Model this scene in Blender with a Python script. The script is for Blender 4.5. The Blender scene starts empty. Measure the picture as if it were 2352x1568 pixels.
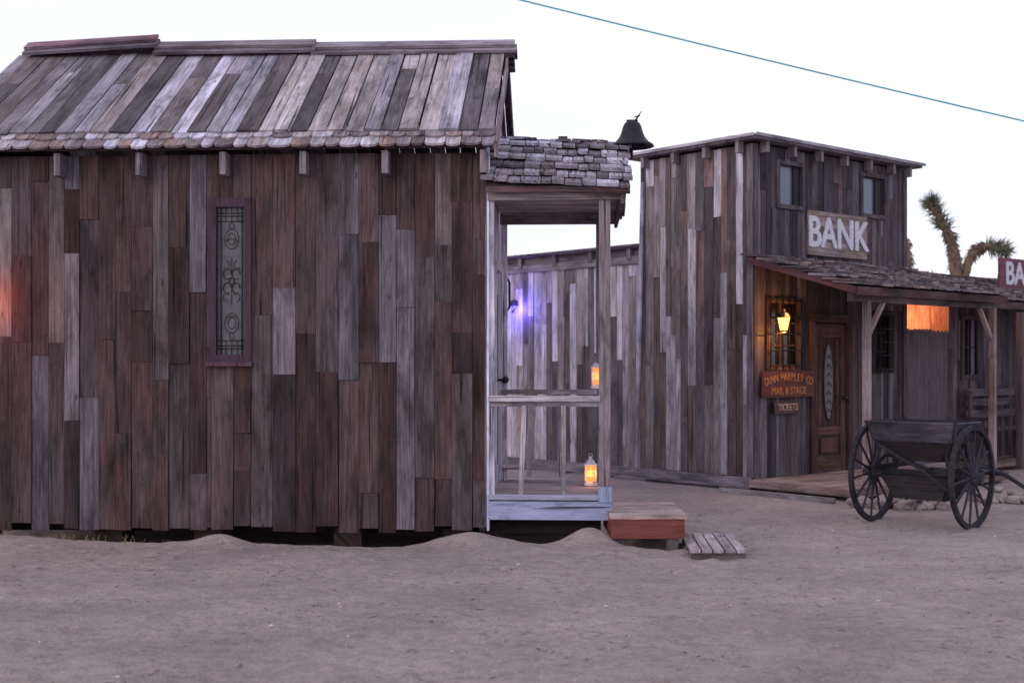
import bpy, math, random
import numpy as np
from mathutils import Vector, Matrix, noise
R=random.Random(11)
def c(r,g,b):
    f=lambda x:(x/255/12.92) if x/255<=.04045 else ((x/255+.055)/1.055)**2.4
    return (f(r),f(g),f(b))
Z=Vector((0,0,1))
# ------------------------------------------------------------ materials
def newmat(name):
    m=bpy.data.materials.new(name); m.use_nodes=True
    nt=m.node_tree; b=nt.nodes['Principled BSDF']
    return m,nt,b
def nd(nt,t,**k):
    n=nt.nodes.new(t)
    for a,v in k.items(): setattr(n,a,v)
    return n
def mix(nt,bt,fac,a,b):
    n=nd(nt,'ShaderNodeMix',data_type='RGBA',blend_type=bt)
    for s,v in ((0,fac),(6,a),(7,b)):
        if isinstance(v,bpy.types.NodeSocket): nt.links.new(v,n.inputs[s])
        else: n.inputs[s].default_value=v
    return n.outputs[2]
def ramp(nt,src,stops):
    n=nd(nt,'ShaderNodeValToRGB'); e=n.color_ramp.elements
    while len(e)<len(stops): e.new(.5)
    for i,(p,v) in enumerate(stops):
        e[i].position=p; e[i].color=(v,v,v,1) if not isinstance(v,tuple) else (*v,1)
    nt.links.new(src,n.inputs[0]); return n.outputs[0]
def wood(name,grey=.35,contrast=1.0,rough=.85,gain=1.0,patch=.3):
    m,nt,b=newmat(name)
    at=nd(nt,'ShaderNodeVertexColor',layer_name='Col')
    uv=nd(nt,'ShaderNodeUVMap')
    def nz(sx,sy,det=5,ro=.6,dist=0):
        mp=nd(nt,'ShaderNodeMapping'); mp.inputs['Scale'].default_value=(sx,sy,1)
        nt.links.new(uv.outputs[0],mp.inputs[0])
        n=nd(nt,'ShaderNodeTexNoise'); n.inputs['Scale'].default_value=1; n.inputs['Detail'].default_value=det
        n.inputs['Roughness'].default_value=ro; n.inputs['Distortion'].default_value=dist
        nt.links.new(mp.outputs[0],n.inputs['Vector']); return n.outputs[0]
    g1=nz(45,1.6,6,.65,.4); g2=nz(160,5,3); bl=nz(6,1.3,5,.65); cr=nz(28,.55,2,.5,.2); st=nz(9,2.6,6,.7,.6); pa=nz(3.5,1.0,5,.65,.5)
    k=.5*contrast
    col=mix(nt,'MULTIPLY',1,at.outputs[0],(gain*.98,gain*.965,gain*1.03,1))
    col=mix(nt,'MULTIPLY',1,col,ramp(nt,g1,[(.28,1-k),(.5,1.0),(.75,1+k)]))
    col=mix(nt,'MULTIPLY',1,col,ramp(nt,g2,[(.3,.74),(.7,1.24)]))
    bw=nd(nt,'ShaderNodeRGBToBW'); nt.links.new(col,bw.inputs[0])
    gcol=mix(nt,'MULTIPLY',1,bw.outputs[0],(1.45,1.34,1.55,1))
    col=mix(nt,'MIX',ramp(nt,bl,[(.40,0.0),(.64,grey)]),col,gcol)
    col=mix(nt,'MULTIPLY',1,col,ramp(nt,pa,[(.34,1-patch*1.5),(.5,1.0),(.68,1+patch*1.3)]))
    col=mix(nt,'MULTIPLY',1,col,ramp(nt,st,[(.3,.45),(.48,1.0),(.8,1.15)]))
    col=mix(nt,'MULTIPLY',1,col,ramp(nt,cr,[(.31,.2),(.36,1.0)]))
    mp=nd(nt,'ShaderNodeMapping'); mp.inputs['Scale'].default_value=(6.5,1.7,1); nt.links.new(uv.outputs[0],mp.inputs[0])
    vo=nd(nt,'ShaderNodeTexVoronoi'); vo.inputs['Scale'].default_value=1; nt.links.new(mp.outputs[0],vo.inputs['Vector'])
    col=mix(nt,'MULTIPLY',1,col,ramp(nt,vo.outputs['Distance'],[(.035,.35),(.08,1.0)]))
    nt.links.new(col,b.inputs['Base Color'])
    b.inputs['Roughness'].default_value=rough
    b.inputs['Specular IOR Level'].default_value=.25
    bp=nd(nt,'ShaderNodeBump'); bp.inputs['Strength'].default_value=.6; bp.inputs['Distance'].default_value=.006
    nt.links.new(g1,bp.inputs['Height']); nt.links.new(bp.outputs[0],b.inputs['Normal'])
    return m
W_OLD=wood('weathered_wood',.65,1.0,.85,.95,.34)
W_BANK=wood('bank_siding_wood',.6,1.0,.85,.92,.27)
W_DARK=wood('brown_barnwood',.42,1.2,.85,.80,.34)
W_PAINT=wood('painted_wood',.1,.35,.6,1.0,.06)
def plain(name,col,rough=.6,metal=0,spec=.5,em=None,es=0,nz=0,nscale=20):
    m,nt,b=newmat(name)
    b.inputs['Base Color'].default_value=(*col,1); b.inputs['Roughness'].default_value=rough
    b.inputs['Metallic'].default_value=metal; b.inputs['Specular IOR Level'].default_value=spec
    if em: b.inputs['Emission Color'].default_value=(*em,1); b.inputs['Emission Strength'].default_value=es
    tc=nd(nt,'ShaderNodeTexCoord'); n=nd(nt,'ShaderNodeTexNoise'); n.inputs['Scale'].default_value=nscale; n.inputs['Detail'].default_value=5
    nt.links.new(tc.outputs['Object'],n.inputs['Vector'])
    o=mix(nt,'MULTIPLY',1,(*col,1),ramp(nt,n.outputs[0],[(.3,1-nz),(.7,1+nz*.6)]))
    nt.links.new(o,b.inputs['Base Color'])
    return m
IRON=plain('dark_iron',c(42,42,52),.55,.6,.5,nz=.4)
GLASS=plain('sky_tint_window_glass',c(92,98,125),.12,0,.6,nz=.15,nscale=3)  # lavender sky reflection painted into the blue-grey base colour
GLASSD=plain('shop_window_glass',c(40,38,42),.1,0,.6,nz=.2,nscale=3)
LEADG=plain('leaded_glass',c(92,92,98),.35,0,.4,nz=.35,nscale=14)
LEAD=plain('lead_came',c(52,42,48),.6,.2,nz=.1)
FLAME=plain('lantern_glow',c(225,130,60),.5,em=c(255,128,45),es=.95,nz=.3,nscale=16)
FLAMEB=plain('wall_lamp_glow',c(255,170,70),.5,em=c(255,180,85),es=5)
BLUEG=plain('blue_bulb',c(90,90,255),.5,em=c(100,90,255),es=.9)
REDG=plain('red_bulb',c(255,70,40),.5,em=c(255,60,30),es=2.0)
WHITEP=plain('white_letter_paint',c(205,205,222),.7,nz=.25,nscale=30)
GOLDP=plain('yellow_letter_paint',c(168,112,72),.7,nz=.3,nscale=30)
CREAMP=plain('cream_letter_paint',c(175,150,142),.7,nz=.2,nscale=30)
CABLE=plain('cable_fringe_tint',c(30,165,170),.5,nz=.05)  # teal is lens colour fringing put into the cable's colour
ROCKM=plain('rock_stone',c(150,138,138),.9,nz=.35,nscale=9)
def vcmat(name,rough=.85):
    m,nt,b=newmat(name); at=nd(nt,'ShaderNodeVertexColor',layer_name='Col')
    tc=nd(nt,'ShaderNodeTexCoord'); n=nd(nt,'ShaderNodeTexNoise'); n.inputs['Scale'].default_value=14; n.inputs['Detail'].default_value=5
    nt.links.new(tc.outputs['Object'],n.inputs['Vector'])
    nt.links.new(mix(nt,'MULTIPLY',1,at.outputs[0],ramp(nt,n.outputs[0],[(.3,.6),(.7,1.25)])),b.inputs['Base Color'])
    b.inputs['Roughness'].default_value=rough; b.inputs['Specular IOR Level'].default_value=.2
    return m
VC=vcmat('plant_surface')
# ------------------------------------------------------------ mesh builder
class MB:
    def __init__(s): s.v=[];s.f=[];s.c=[];s.uv=[]; s.m=[]
    def face(s,ids,uvs,col,mat=0):
        s.f.append(ids); s.uv.append(uvs); s.c.append(col); s.m.append(mat)
    def prism(s,O,P,Q,N,poly,th,col,mat=0):
        b=len(s.v); n=len(poly); ou,ov=R.uniform(0,60),R.uniform(0,60)
        flip=P.cross(Q).dot(N)<0
        for k in (0,th):
            for p,q in poly: s.v.append(O+P*p+Q*q+N*k)
        U=[(p+ou,q+ov) for p,q in poly]
        def add(ids,uvs):
            if flip: ids=ids[::-1];uvs=uvs[::-1]
            s.face(ids,uvs,col,mat)
        add([b+n+i for i in range(n)],U)
        add([b+i for i in range(n)][::-1],U[::-1])
        for i in range(n):
            j=(i+1)%n
            add([b+i,b+j,b+n+j,b+n+i],[U[i],U[j],(U[j][0]+th,U[j][1]+.001),(U[i][0]+th,U[i][1])])
    def box(s,O,P,Q,N,w,l,th,col,mat=0):
        s.prism(O,P,Q,N,[(0,0),(w,0),(w,l),(0,l)],th,col,mat)
    def beam(s,A,B,w,h,col,up=Z,mat=0):
        Q=(B-A); L=Q.length; Q=Q/L
        P=Q.cross(up)
        if P.length<1e-3: P=Q.cross(Vector((0,1,0)))
        P.normalize(); N=P.cross(Q).normalized()
        s.box(A-P*w/2-N*h/2,P,Q,N,w,L,h,col,mat)
    def tube(s,pts,rad,col,sides=6,mat=0,cap=True):
        n=len(pts); b=len(s.v); ref=None
        if not hasattr(rad,'__len__'): rad=[rad]*n
        for i,p in enumerate(pts):
            t=(pts[min(i+1,n-1)]-pts[max(i-1,0)]).normalized()
            if ref is None:
                ref=t.orthogonal().normalized()
            ref=(ref-t*ref.dot(t)).normalized(); o=t.cross(ref)
            for k in range(sides):
                a=2*math.pi*k/sides
                s.v.append(p+(ref*math.cos(a)+o*math.sin(a))*rad[i])
        for i in range(n-1):
            for k in range(sides):
                k2=(k+1)%sides
                ids=[b+i*sides+k,b+i*sides+k2,b+(i+1)*sides+k2,b+(i+1)*sides+k]
                s.face(ids,[(k*.1,i*.1),(k*.1+.1,i*.1),(k*.1+.1,i*.1+.1),(k*.1,i*.1+.1)],col,mat)
        if cap:
            for e,base in ((0,b),(1,b+(n-1)*sides)):
                ids=[base+k for k in range(sides)]
                if e==0: ids=ids[::-1]
                s.face(ids,[(0,0)]*sides,col,mat)
    def lathe(s,C,prof,col,seg=24,ax=Z,mat=0):
        ax=ax.normalized(); a1=ax.orthogonal().normalized(); a2=ax.cross(a1)
        b=len(s.v)
        for r,z in prof:
            for k in range(seg):
                t=2*math.pi*k/seg
                s.v.append(C+ax*z+(a1*math.cos(t)+a2*math.sin(t))*r)
        for i in range(len(prof)-1):
            for k in range(seg):
                k2=(k+1)%seg
                s.face([b+i*seg+k,b+i*seg+k2,b+(i+1)*seg+k2,b+(i+1)*seg+k],[(k*.05,i*.05),(k*.05+.05,i*.05),(k*.05+.05,i*.05+.05),(k*.05,i*.05+.05)],col,mat)
    def blob(s,C,sc,col,seed,mat=0):
        import bmesh
        bm=bmesh.new(); bmesh.ops.create_icosphere(bm,subdivisions=2,radius=1); b=len(s.v)
        rot=Matrix.Rotation(seed*1.7,3,'Z')
        bm.verts.ensure_lookup_table()
        for v in bm.verts:
            d=v.co*(1+.45*noise.noise(v.co*1.1+Vector((seed*3.1,0,0)))+.12*noise.noise(v.co*3+Vector((0,seed,0))))
            s.v.append(C+rot@Vector((d.x*sc[0],d.y*sc[1],d.z*sc[2])))
        for f in bm.faces: s.face([b+v.index for v in f.verts],[(0,0)]*3,col,mat)
        bm.free()
    def make(s,name,mats,parent=None,smooth=False):
        me=bpy.data.meshes.new(name); me.from_pydata([tuple(v) for v in s.v],[],s.f)
        ca=me.color_attributes.new('Col','FLOAT_COLOR','CORNER'); ul=me.uv_layers.new(name='UVMap')
        cc=[];uu=[]
        for f,col,uv in zip(s.f,s.c,s.uv):
            for k in range(len(f)): cc+= [col[0],col[1],col[2],1.0]; uu+=[uv[k][0],uv[k][1]]
        ca.data.foreach_set('color',cc); ul.data.foreach_set('uv',uu)
        me.polygons.foreach_set('material_index',s.m)
        if smooth: me.polygons.foreach_set('use_smooth',[True]*len(s.f))
        for m in mats: me.materials.append(m)
        me.update()
        o=bpy.data.objects.new(name,me); bpy.context.scene.collection.objects.link(o)
        if parent: o.parent=parent
        return o
def empty(name,loc=(0,0,0)):
    e=bpy.data.objects.new(name,None); bpy.context.scene.collection.objects.link(e); e.empty_display_size=.3
    return e
def text(s,loc,u,up,size,mat,parent,name,ext=.006,off=0.0,sx=1.0,bold=0.0):
    n=u.cross(up)
    shifts=[(0,0)] if bold==0 else [(0,0),(-bold,0),(bold,0),(0,-bold*.6),(0,bold*.6)]
    for i,(dx,dy) in enumerate(shifts):
        cu=bpy.data.curves.new(name,'FONT'); cu.body=s; cu.size=size; cu.extrude=ext; cu.offset=off
        cu.align_x='CENTER'; cu.align_y='CENTER'; cu.materials.append(mat)
        o=bpy.data.objects.new(name,cu); bpy.context.scene.collection.objects.link(o)
        q=loc+u*dx+up*dy+n*(i*.0007)
        M=Matrix((( u.x*sx,up.x,n.x,q.x),(u.y*sx,up.y,n.y,q.y),(u.z*sx,up.z,n.z,q.z),(0,0,0,1)))
        o.matrix_world=M; o.parent=parent
    return o
def point(name,loc,col,power,parent=None,rad=.04):
    l=bpy.data.lights.new(name,'POINT'); l.color=col; l.energy=power; l.shadow_soft_size=rad
    o=bpy.data.objects.new(name,l); o.location=loc; bpy.context.scene.collection.objects.link(o)
    if parent: o.parent=parent
    return o
def jc(col,v=.14,h=.03):
    k=R.uniform(1-v,1+v); return tuple(max(0,x*k*R.uniform(1-h,1+h)) for x in col)
def wall(mb,O,P,W,z0,z1,N,pal,wr=(.13,.18),pl=(.7,1.8),th=.02,jit=.008,holes=(),bj=0.0,ztop=None):
    cuts=sorted({h[0] for h in holes}|{h[1] for h in holes}); p=0; ed=[0]
    while p<W-1e-3:
        nx=p+R.uniform(*wr)
        for q in cuts:
            if p+.001<q<nx+.035: nx=q;break
        if W-nx<.05: nx=W
        ed.append(nx); p=nx
    for x0,x1 in zip(ed,ed[1:]):
        xm=(x0+x1)/2
        t0=ztop(x0) if ztop else z1; t1=ztop(x1) if ztop else z1
        segs=[(z0+R.uniform(-bj,bj),max(t0,t1))]
        for h in holes:
            if h[0]<xm<h[1]:
                ns=[]
                for a,b in segs:
                    if h[3]<=a or h[2]>=b: ns.append((a,b));continue
                    if a<h[2]: ns.append((a,h[2]))
                    if h[3]<b: ns.append((h[3],b))
                segs=ns
        for a,b in segs:
            z=a
            while z<b-1e-4:
                l=R.uniform(*pl)
                if b-(z+l)<.2: l=b-z
                e=z+l; col=jc(R.choice(pal)); j=R.uniform(0,jit); g=R.uniform(.0005,.003)
                g2=R.choice([.001,.001,.003,.006])
                tl,tr=e-.002,e-.002
                if ztop and e>=b-1e-4: tl,tr=t0,t1
                sk=R.uniform(-.004,.004)
                mb.prism(O+P*x0-N*th,P,Z,N,[(g,z),(x1-x0-g2,z+sk),(x1-x0-g,tr),(g,tl)],th+j,col)
                z=e
def shingles(mb,O,P,Q,N,W,L,rows,wr,pal,th=.018,sag=None,ragged=.015):
    ex=L/rows; sn=min(.35,th*1.25/ex); Q2=(Q*math.sqrt(1-sn*sn)-N*sn).normalized(); N2=(N*math.sqrt(1-sn*sn)+Q*sn).normalized()
    for i in range(rows):
        p=-R.uniform(0,.05)
        while p<W:
            w=R.uniform(*wr)
            w=min(w,W-p+.02)
            if w<.03: break
            o=O+P*p+Q*(i*ex+R.uniform(-ragged,ragged))+N*(th*1.2+R.uniform(-.002,.008))
            if sag: o=o+Z*sag(p)
            r=R.uniform(-.008,.008)
            mb.prism(o,P,Q2,N2,[(.004,r),(w*.5,r-.006),(w-.004,-r),(w-.004,ex*1.5),(.004,ex*1.5)],th*R.uniform(.7,1.2),jc(R.choice(pal),.2))
            p+=w
V=Vector
# ============================================================ GROUND
S0=V((-.225,10.7,0)); th3=math.radians(3)
SA=V((math.cos(th3),-math.sin(th3),0)); SB=V((math.sin(th3),math.cos(th3),0))
def S(a,b,z=0): return S0+SA*a+SB*b+Z*z
mounds=[(.66,10.42,.15,.22,.14),(-.36,10.42,.10,.34,.15),(-2.42,10.46,.085,.18,.14),(-4.3,10.45,.07,.5,.25),(.92,10.1,.04,.25,.2),(1.12,10.35,-.08,.28,.22),(-1.3,10.35,-.05,.8,.2)]
def sm(x,a,b):
    t=min(1,max(0,(x-a)/(b-a))); return t*t*(3-2*t)
RG=random.Random(5); prints=[]
for i in range(900):
    y=RG.uniform(4.0,14.5); x=RG.uniform(-.43,.43)*y
    if y>10.0 and x<1.2: continue
    prints.append((x,y,RG.uniform(0,math.pi),RG.uniform(.04,.06),RG.uniform(.09,.14),RG.uniform(.006,.016)))
cell={}
for p in prints:
    for i in range(-1,2):
        for j in range(-1,2): cell.setdefault((int(p[0]//.3)+i,int(p[1]//.3)+j),[]).append(p)
def gh(x,y):
    d=math.hypot(x,y-9)
    f=1/(1+(d/25)**2)
    z=.014*noise.noise(V((x*.4,y*.5,1)))+.008*noise.noise(V((x*1.7,y*2.0,5)))+.010*noise.noise(V((x*4,y*4.5,9)))*f
    z+=.008*noise.noise(V((x*9,y*9,2)))*f
    if d<14:
        for px,py,an,sx,sy,h in cell.get((int(x//.3),int(y//.3)),()):
            dx=x-px;dy=y-py; u=dx*math.cos(an)+dy*math.sin(an); v=-dx*math.sin(an)+dy*math.cos(an)
            q=(u/sx)**2+(v/sy)**2
            if q<5: z+=-h*math.exp(-q)+h*.5*math.exp(-(math.sqrt(q)-1.35)**2*5)
        r=V((x,y,0))-S0; a=r.dot(SA); b=r.dot(SB)
        pit=sm(b,-.30,-.02)*(1-sm(b,3,3.3))*sm(a,-5,-4.3)*(1-sm(a,1.0,1.35))
        z-=.17*pit
        for mx,my,h,sx,sy in mounds:
            q=((x-mx)/sx)**2+((y-my)/sy)**2
            if q<12: z+=h*math.exp(-q*.8)
    return z
def axis(lo,hi,st,far):
    a=list(np.arange(lo,hi,st)); s=st; x=a[-1]
    while x<far: s*=1.22; x+=s; a.append(x)
    s=st; x=a[0]; l=[]
    while x>-far: s*=1.22; x-=s; l.append(x)
    return l[::-1]+a
xs=axis(-6,6.5,.03,600); ys=axis(3.6,13.6,.03,600)
gv=[];gf=[]
for y in ys:
    for x in xs: gv.append((x,y,gh(x,y)))
nx=len(xs)
for j in range(len(ys)-1):
    for i in range(nx-1):
        gf.append((j*nx+i,j*nx+i+1,(j+1)*nx+i+1,(j+1)*nx+i))
me=bpy.data.meshes.new('ground'); me.from_pydata(gv,[],gf); me.polygons.foreach_set('use_smooth',[True]*len(gf))
m,nt,b=newmat('desert_sand')
tc=nd(nt,'ShaderNodeTexCoord')
def gn(scale,det,ro=.6,vec=None,dist=0):
    n=nd(nt,'ShaderNodeTexNoise'); n.inputs['Scale'].default_value=scale; n.inputs['Detail'].default_value=det; n.inputs['Roughness'].default_value=ro; n.inputs['Distortion'].default_value=dist
    nt.links.new(vec or tc.outputs['Object'],n.inputs['Vector']); return n.outputs[0]
mp=nd(nt,'ShaderNodeMapping'); mp.inputs['Scale'].default_value=(1,1.2,1); nt.links.new(tc.outputs['Object'],mp.inputs[0])
col=mix(nt,'MIX',ramp(nt,gn(.9,6,.65,mp.outputs[0]),[(.35,0),(.68,1)]),(*c(168,153,153),1),(*c(194,178,177),1))
col=mix(nt,'MULTIPLY',1,col,ramp(nt,gn(9,7,.75,mp.outputs[0]),[(.33,.74),(.5,.98),(.8,1.15)]))
spk=gn(14,7,.8,mp.outputs[0],.4); area=gn(1.1,4,.6)
dark=ramp(nt,spk,[(.36,1.0),(.45,0.0)]); ar=ramp(nt,area,[(.40,0.1),(.60,1.0)])
fac=mix(nt,'MULTIPLY',1,dark,ar)
col=mix(nt,'MIX',fac,col,mix(nt,'MULTIPLY',1,col,(.48,.44,.46,1)))
col=mix(nt,'MULTIPLY',1,col,ramp(nt,gn(60,4,.7),[(.3,.72),(.7,1.18)]))
nt.links.new(col,b.inputs['Base Color']); b.inputs['Roughness'].default_value=.95; b.inputs['Specular IOR Level'].default_value=.1
b1=nd(nt,'ShaderNodeBump'); b1.inputs['Strength'].default_value=1.0; b1.inputs['Distance'].default_value=.07; nt.links.new(gn(8,8,.7,mp.outputs[0]),b1.inputs['Height'])
b2=nd(nt,'ShaderNodeBump'); b2.inputs['Strength'].default_value=.7; b2.inputs['Distance'].default_value=.014; nt.links.new(gn(45,5,.7),b2.inputs['Height']); nt.links.new(b1.outputs[0],b2.inputs['Normal'])
nt.links.new(b2.outputs[0],b.inputs['Normal'])
me.materials.append(m); g=bpy.data.objects.new('ground',me); bpy.context.scene.collection.objects.link(g)
mb=MB()
for i in range(420):
    y=R.uniform(4.2,14); x=R.uniform(-.42,.42)*y
    s=R.choice([.005,.006,.008,.010,.014])*R.uniform(.7,1.2)
    if y>10.2 and x<1.3: continue
    k=R.choice([(170,158,155),(190,180,178),(125,110,108),(140,125,120)])
    mb.blob(V((x,y,gh(x,y)+s*.2)),(s,s*R.uniform(.6,1),s*.6),c(*k),i)
mb.make('pebbles',[VC])
mb=MB()
for i in range(520):
    y=R.uniform(4.2,13); x=R.uniform(-.42,.42)*y
    if y>10.2 and x<1.3: continue
    cl=noise.noise(V((x*.8,y*.8,4)))
    if cl<-.05: continue
    a=R.uniform(0,3.14); L=R.uniform(.010,.035)
    p=V((x,y,gh(x,y)+.003)); d=V((math.cos(a),math.sin(a),.05))*L
    mb.tube([p-d,p+V((0,0,.003)),p+d],[.0015,.0025,.0015],c(*R.choice([(100,82,78),(125,105,98),(80,68,68)])),4)
mb.make('twig_debris',[VC])
# ============================================================ CABIN
cab=empty('wooden_cabin')
DK=[c(86,64,62),c(76,54,54),c(82,62,64),c(96,76,76),c(70,54,58),c(98,84,86),c(86,70,74),c(76,54,52),c(92,70,68)]
DKs=DK*3+[c(126,114,120),c(116,100,100),c(110,104,112),c(122,108,106),c(104,96,104)]
mb=MB()
fw=4.62
wa0,wa1,wz0,wz1=-2.355,-2.01,1.47,2.90
wall(mb,S(-fw,0),SA,fw,.075,3.27,-SB,DKs,(.13,.20),(.3,1.9),.022,.016,[(fw+wa0+.0,fw+wa1,wz0,wz1)],.04)
mb.make('front_wall_boards',[W_DARK],cab)
mb=MB()
GW=[c(190,190,206),c(180,180,196),c(198,198,212)]
gz=lambda q:3.22+ (q/1.55)*1.15 if q<1.55 else 3.22+((3.1-q)/1.55)*1.15
dh=[(.95,1.72,.36,2.30)]
wall(mb,S(0,0.0),SB,3.1,.10,3.2,SA,GW,(.14,.19),(1.5,4),.02,.004,dh,0,gz)
mb.box(S(.012,-.018,.07),SB,Z,SA,.11,3.18,.02,c(214,216,232))
mb.box(S(.018,.88,.34),SB,Z,SA,.07,2.02,.02,c(190,188,200))
mb.box(S(.018,1.72,.34),SB,Z,SA,.07,2.02,.02,c(190,188,200))
mb.box(S(.018,.88,2.36),SB,Z,SA,.91,.08,.02,c(190,188,200))
mb.make('gable_wall_boards',[W_PAINT],cab)
mb=MB()
mb.box(S(-.03,.95,.36),SB,Z,SA,.77,1.94,.02,c(105,62,50))
for z0,z1 in ((.5,1.1),(1.3,2.15)):
    for b0 in (1.03,1.36):
        mb.box(S(-.01,b0,z0),SB,Z,SA,.27,z1-z0,.012,c(70,40,36))
mb.make('front_door',[W_DARK],cab)
mb=MB()
mb.tube([S(.0,1.66,1.32),S(.05,1.66,1.32)],.012,(1,1,1),8)
mb.blob(S(.07,1.66,1.32),(.035,.035,.035),(1,1,1),2)
for z in (.7,1.9): mb.box(S(.012,.97,z),SB,Z,SA,.14,.04,.006,(1,1,1))
mb.tube([S(.05,2.1,2.0),S(.09,2.1,2.05),S(.09,2.1,2.3),S(.04,2.1,2.38)],.012,(1,1,1),6)
mb.make('door_hardware',[IRON],cab,True)
mb=MB()
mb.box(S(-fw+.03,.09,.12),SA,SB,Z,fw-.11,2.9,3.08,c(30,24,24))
mb.make('inner_shell',[W_DARK],cab)
mb=MB()
wall(mb,S(-fw,3.06),SA,fw,.08,3.2,SB,DKs,(.16,.2),(.9,2.5),.02,.01)
wall(mb,S(-fw,0.02),SB,3.04,.10,3.2,-SA,DKs,(.16,.2),(.9,2.5),.02,.01,(),0,gz)
mb.make('rear_wall_boards',[W_DARK],cab)
mb=MB()
for a in (-4.5,-3.3,-2.42,-1.2,-.25):
    mb.box(S(a-.12,.12,-.3),SA,SB,Z,.24,.3,.37,c(70,50,46))
for b0 in (.5,2.6): mb.box(S(-4.5,b0,-.02),SB,SA,Z,.15,4.4,.11,c(60,46,44))
# dark boxes added under the porch so the gap below it stays dark
mb.box(S(-.02,.18,-.20),SB,SA,Z,.12,1.0,.355,c(44,34,34)); mb.box(S(-.02,1.5,-.2),SB,SA,Z,.12,1.0,.355,c(50,40,40))
mb.make('foundation_blocks',[W_DARK],cab)
# roof
rg=(1.6+.2,1.18); rl=math.hypot(*rg); cs,sn=rg[0]/rl,rg[1]/rl
RQ=(SB*cs+Z*sn).normalized(); RN=(-SB*sn+Z*cs).normalized()
RP=[c(150,144,154),c(128,120,128),c(106,98,106),c(88,80,88),c(160,150,152),c(148,136,134),c(116,104,106),c(180,178,194),c(98,88,92),c(140,136,150),c(76,68,76),c(170,166,180)]
mb=MB()
a=-4.75
while a<.085:
    w=R.uniform(.125,.185); w=min(w,.09-a)
    if w<.04: break
    g=R.uniform(.002,.010); lift=R.uniform(0,.018); o=S(a,-.2,3.31)+RQ*.20+RN*(.022+lift)
    L=rl-.22; cl=R.uniform(-.008,.008)
    if R.random()<.25:
        br=R.uniform(.35,.75)*L
        mb.prism(o+RN*.004,SA,RQ,RN,[(g,R.uniform(-.02,.01)),(w-g,R.uniform(-.02,.01)),(w-g,br),(g,br+R.uniform(-.01,.01))],.022,jc(R.choice(RP),.2))
        mb.prism(o,SA,RQ,RN,[(g,br+.006),(w-g,br+.006),(w-g,L),(g,L)],.022,jc(R.choice(RP),.2))
    else:
        mb.prism(o,SA,RQ,RN,[(g,R.uniform(-.03,.014)),(w-g,R.uniform(-.03,.014)),(w-g+cl,L),(g+cl,L)],.024,jc(R.choice(RP),.2))
    a+=w
mb.make('roof_boards',[W_OLD],cab)
mb=MB()
LP=[c(172,168,176),c(150,140,142),c(140,126,126),c(160,152,160),c(120,108,110),c(186,184,198),c(150,122,116)]
for row,(q0,ln,no) in enumerate(((-.03,.26,.0),(.10,.2,.018))):
    a=-4.76
    while a<.085:
        w=R.uniform(.10,.20); w=min(w,.09-a)
        if w<.03: break
        o=S(a,-.2,3.31)+RQ*(q0+R.uniform(-.014,.014))+RN*no
        mb.prism(o,SA,RQ,RN,[(.003,.03),(w*.16,.004),(w*.5,-.008),(w*.84,.004),(w-.003,.03),(w-.003,ln),(.003,ln)],.02,jc(R.choice(LP),.18))
        a+=w
mb.make('eave_shingles',[W_OLD],cab)
mb=MB()
Bk=(SB*cs-Z*sn).normalized(); BN=(SB*sn+Z*cs).normalized()
mb.box(S(-4.74,-.17,3.31)-RN*.03,SA,RQ,RN,4.81,rl-.04,.028,c(70,58,58))
a=-4.75
while a<.085:
    w=min(R.uniform(.14,.18),.09-a)
    if w<.04: break
    mb.box(S(a,1.6,4.49),SA,Bk,BN,w-.006,rl,.025,jc(R.choice(RP),.2)); a+=w
mb.box(S(.088,-.2,3.20),SB*1.0,Z,SA,.02,.12,.02,c(150,130,126))
for k,(st,qq,nn) in enumerate(((S(.09,-.2,3.31),RQ,RN),(S(.09,3.4,3.31),(-SB*cs+Z*sn).normalized(),BN))):
    mb.box(st-nn*.12,nn,qq,SA,.145,rl,.022,c(140,118,118) if k==0 else c(70,50,52))
    st2=st-SA*4.86
    mb.box(st2-nn*.12,nn,qq,SA,.145,rl,.022,c(90,70,66))
mb.make('rear_roof_boards',[W_OLD],cab)
mb=MB()
for (a0,a1,nn,dz0,dz1,cl) in ((-4.66,-3.33,0,.035,.10,(140,104,114)),(-3.36,-1.76,-.01,.035,.04,(120,110,118)),(-1.80,.19,-.02,.02,.02,(140,132,142))):
    L=a1-a0; tl=(SA*L+Z*(dz1-dz0)); L2=tl.length; tl=tl/L2
    base=S(a0,1.6,4.53+dz0)
    mb.box(base-RQ*.17+RN*(.03+nn),RQ,tl,RN,.17,L2-.0,.028,jc(c(118,108,116),.15))
    mb.box(base-RQ*.10+RN*(.062+nn),RQ,tl,RN,.14,L2-.02,.028,jc(c(*cl),.1))
    mb.box(base+RN*.045-Z*.03,Bk,tl,BN,.17,L2,.028,jc(c(110,98,102),.15))
for k in range(3): mb.box(S(.07,1.55-.05*k,4.33+.045*k),SB,SA,Z,.14,.10,.035,c(70,56,60))
mb.make('ridge_cap_boards',[W_OLD],cab)
mb=MB()
for px in (120,313,510,697,887,1113):
    a=(px-1176)/2900*10.62+.225
    p=S(a-.03,-.15,3.08)
    mb.box(p,SA,Z,SB,.055,.19,.16,c(130,118,124))
mb.make('rafter_tails',[W_OLD],cab)
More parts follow.
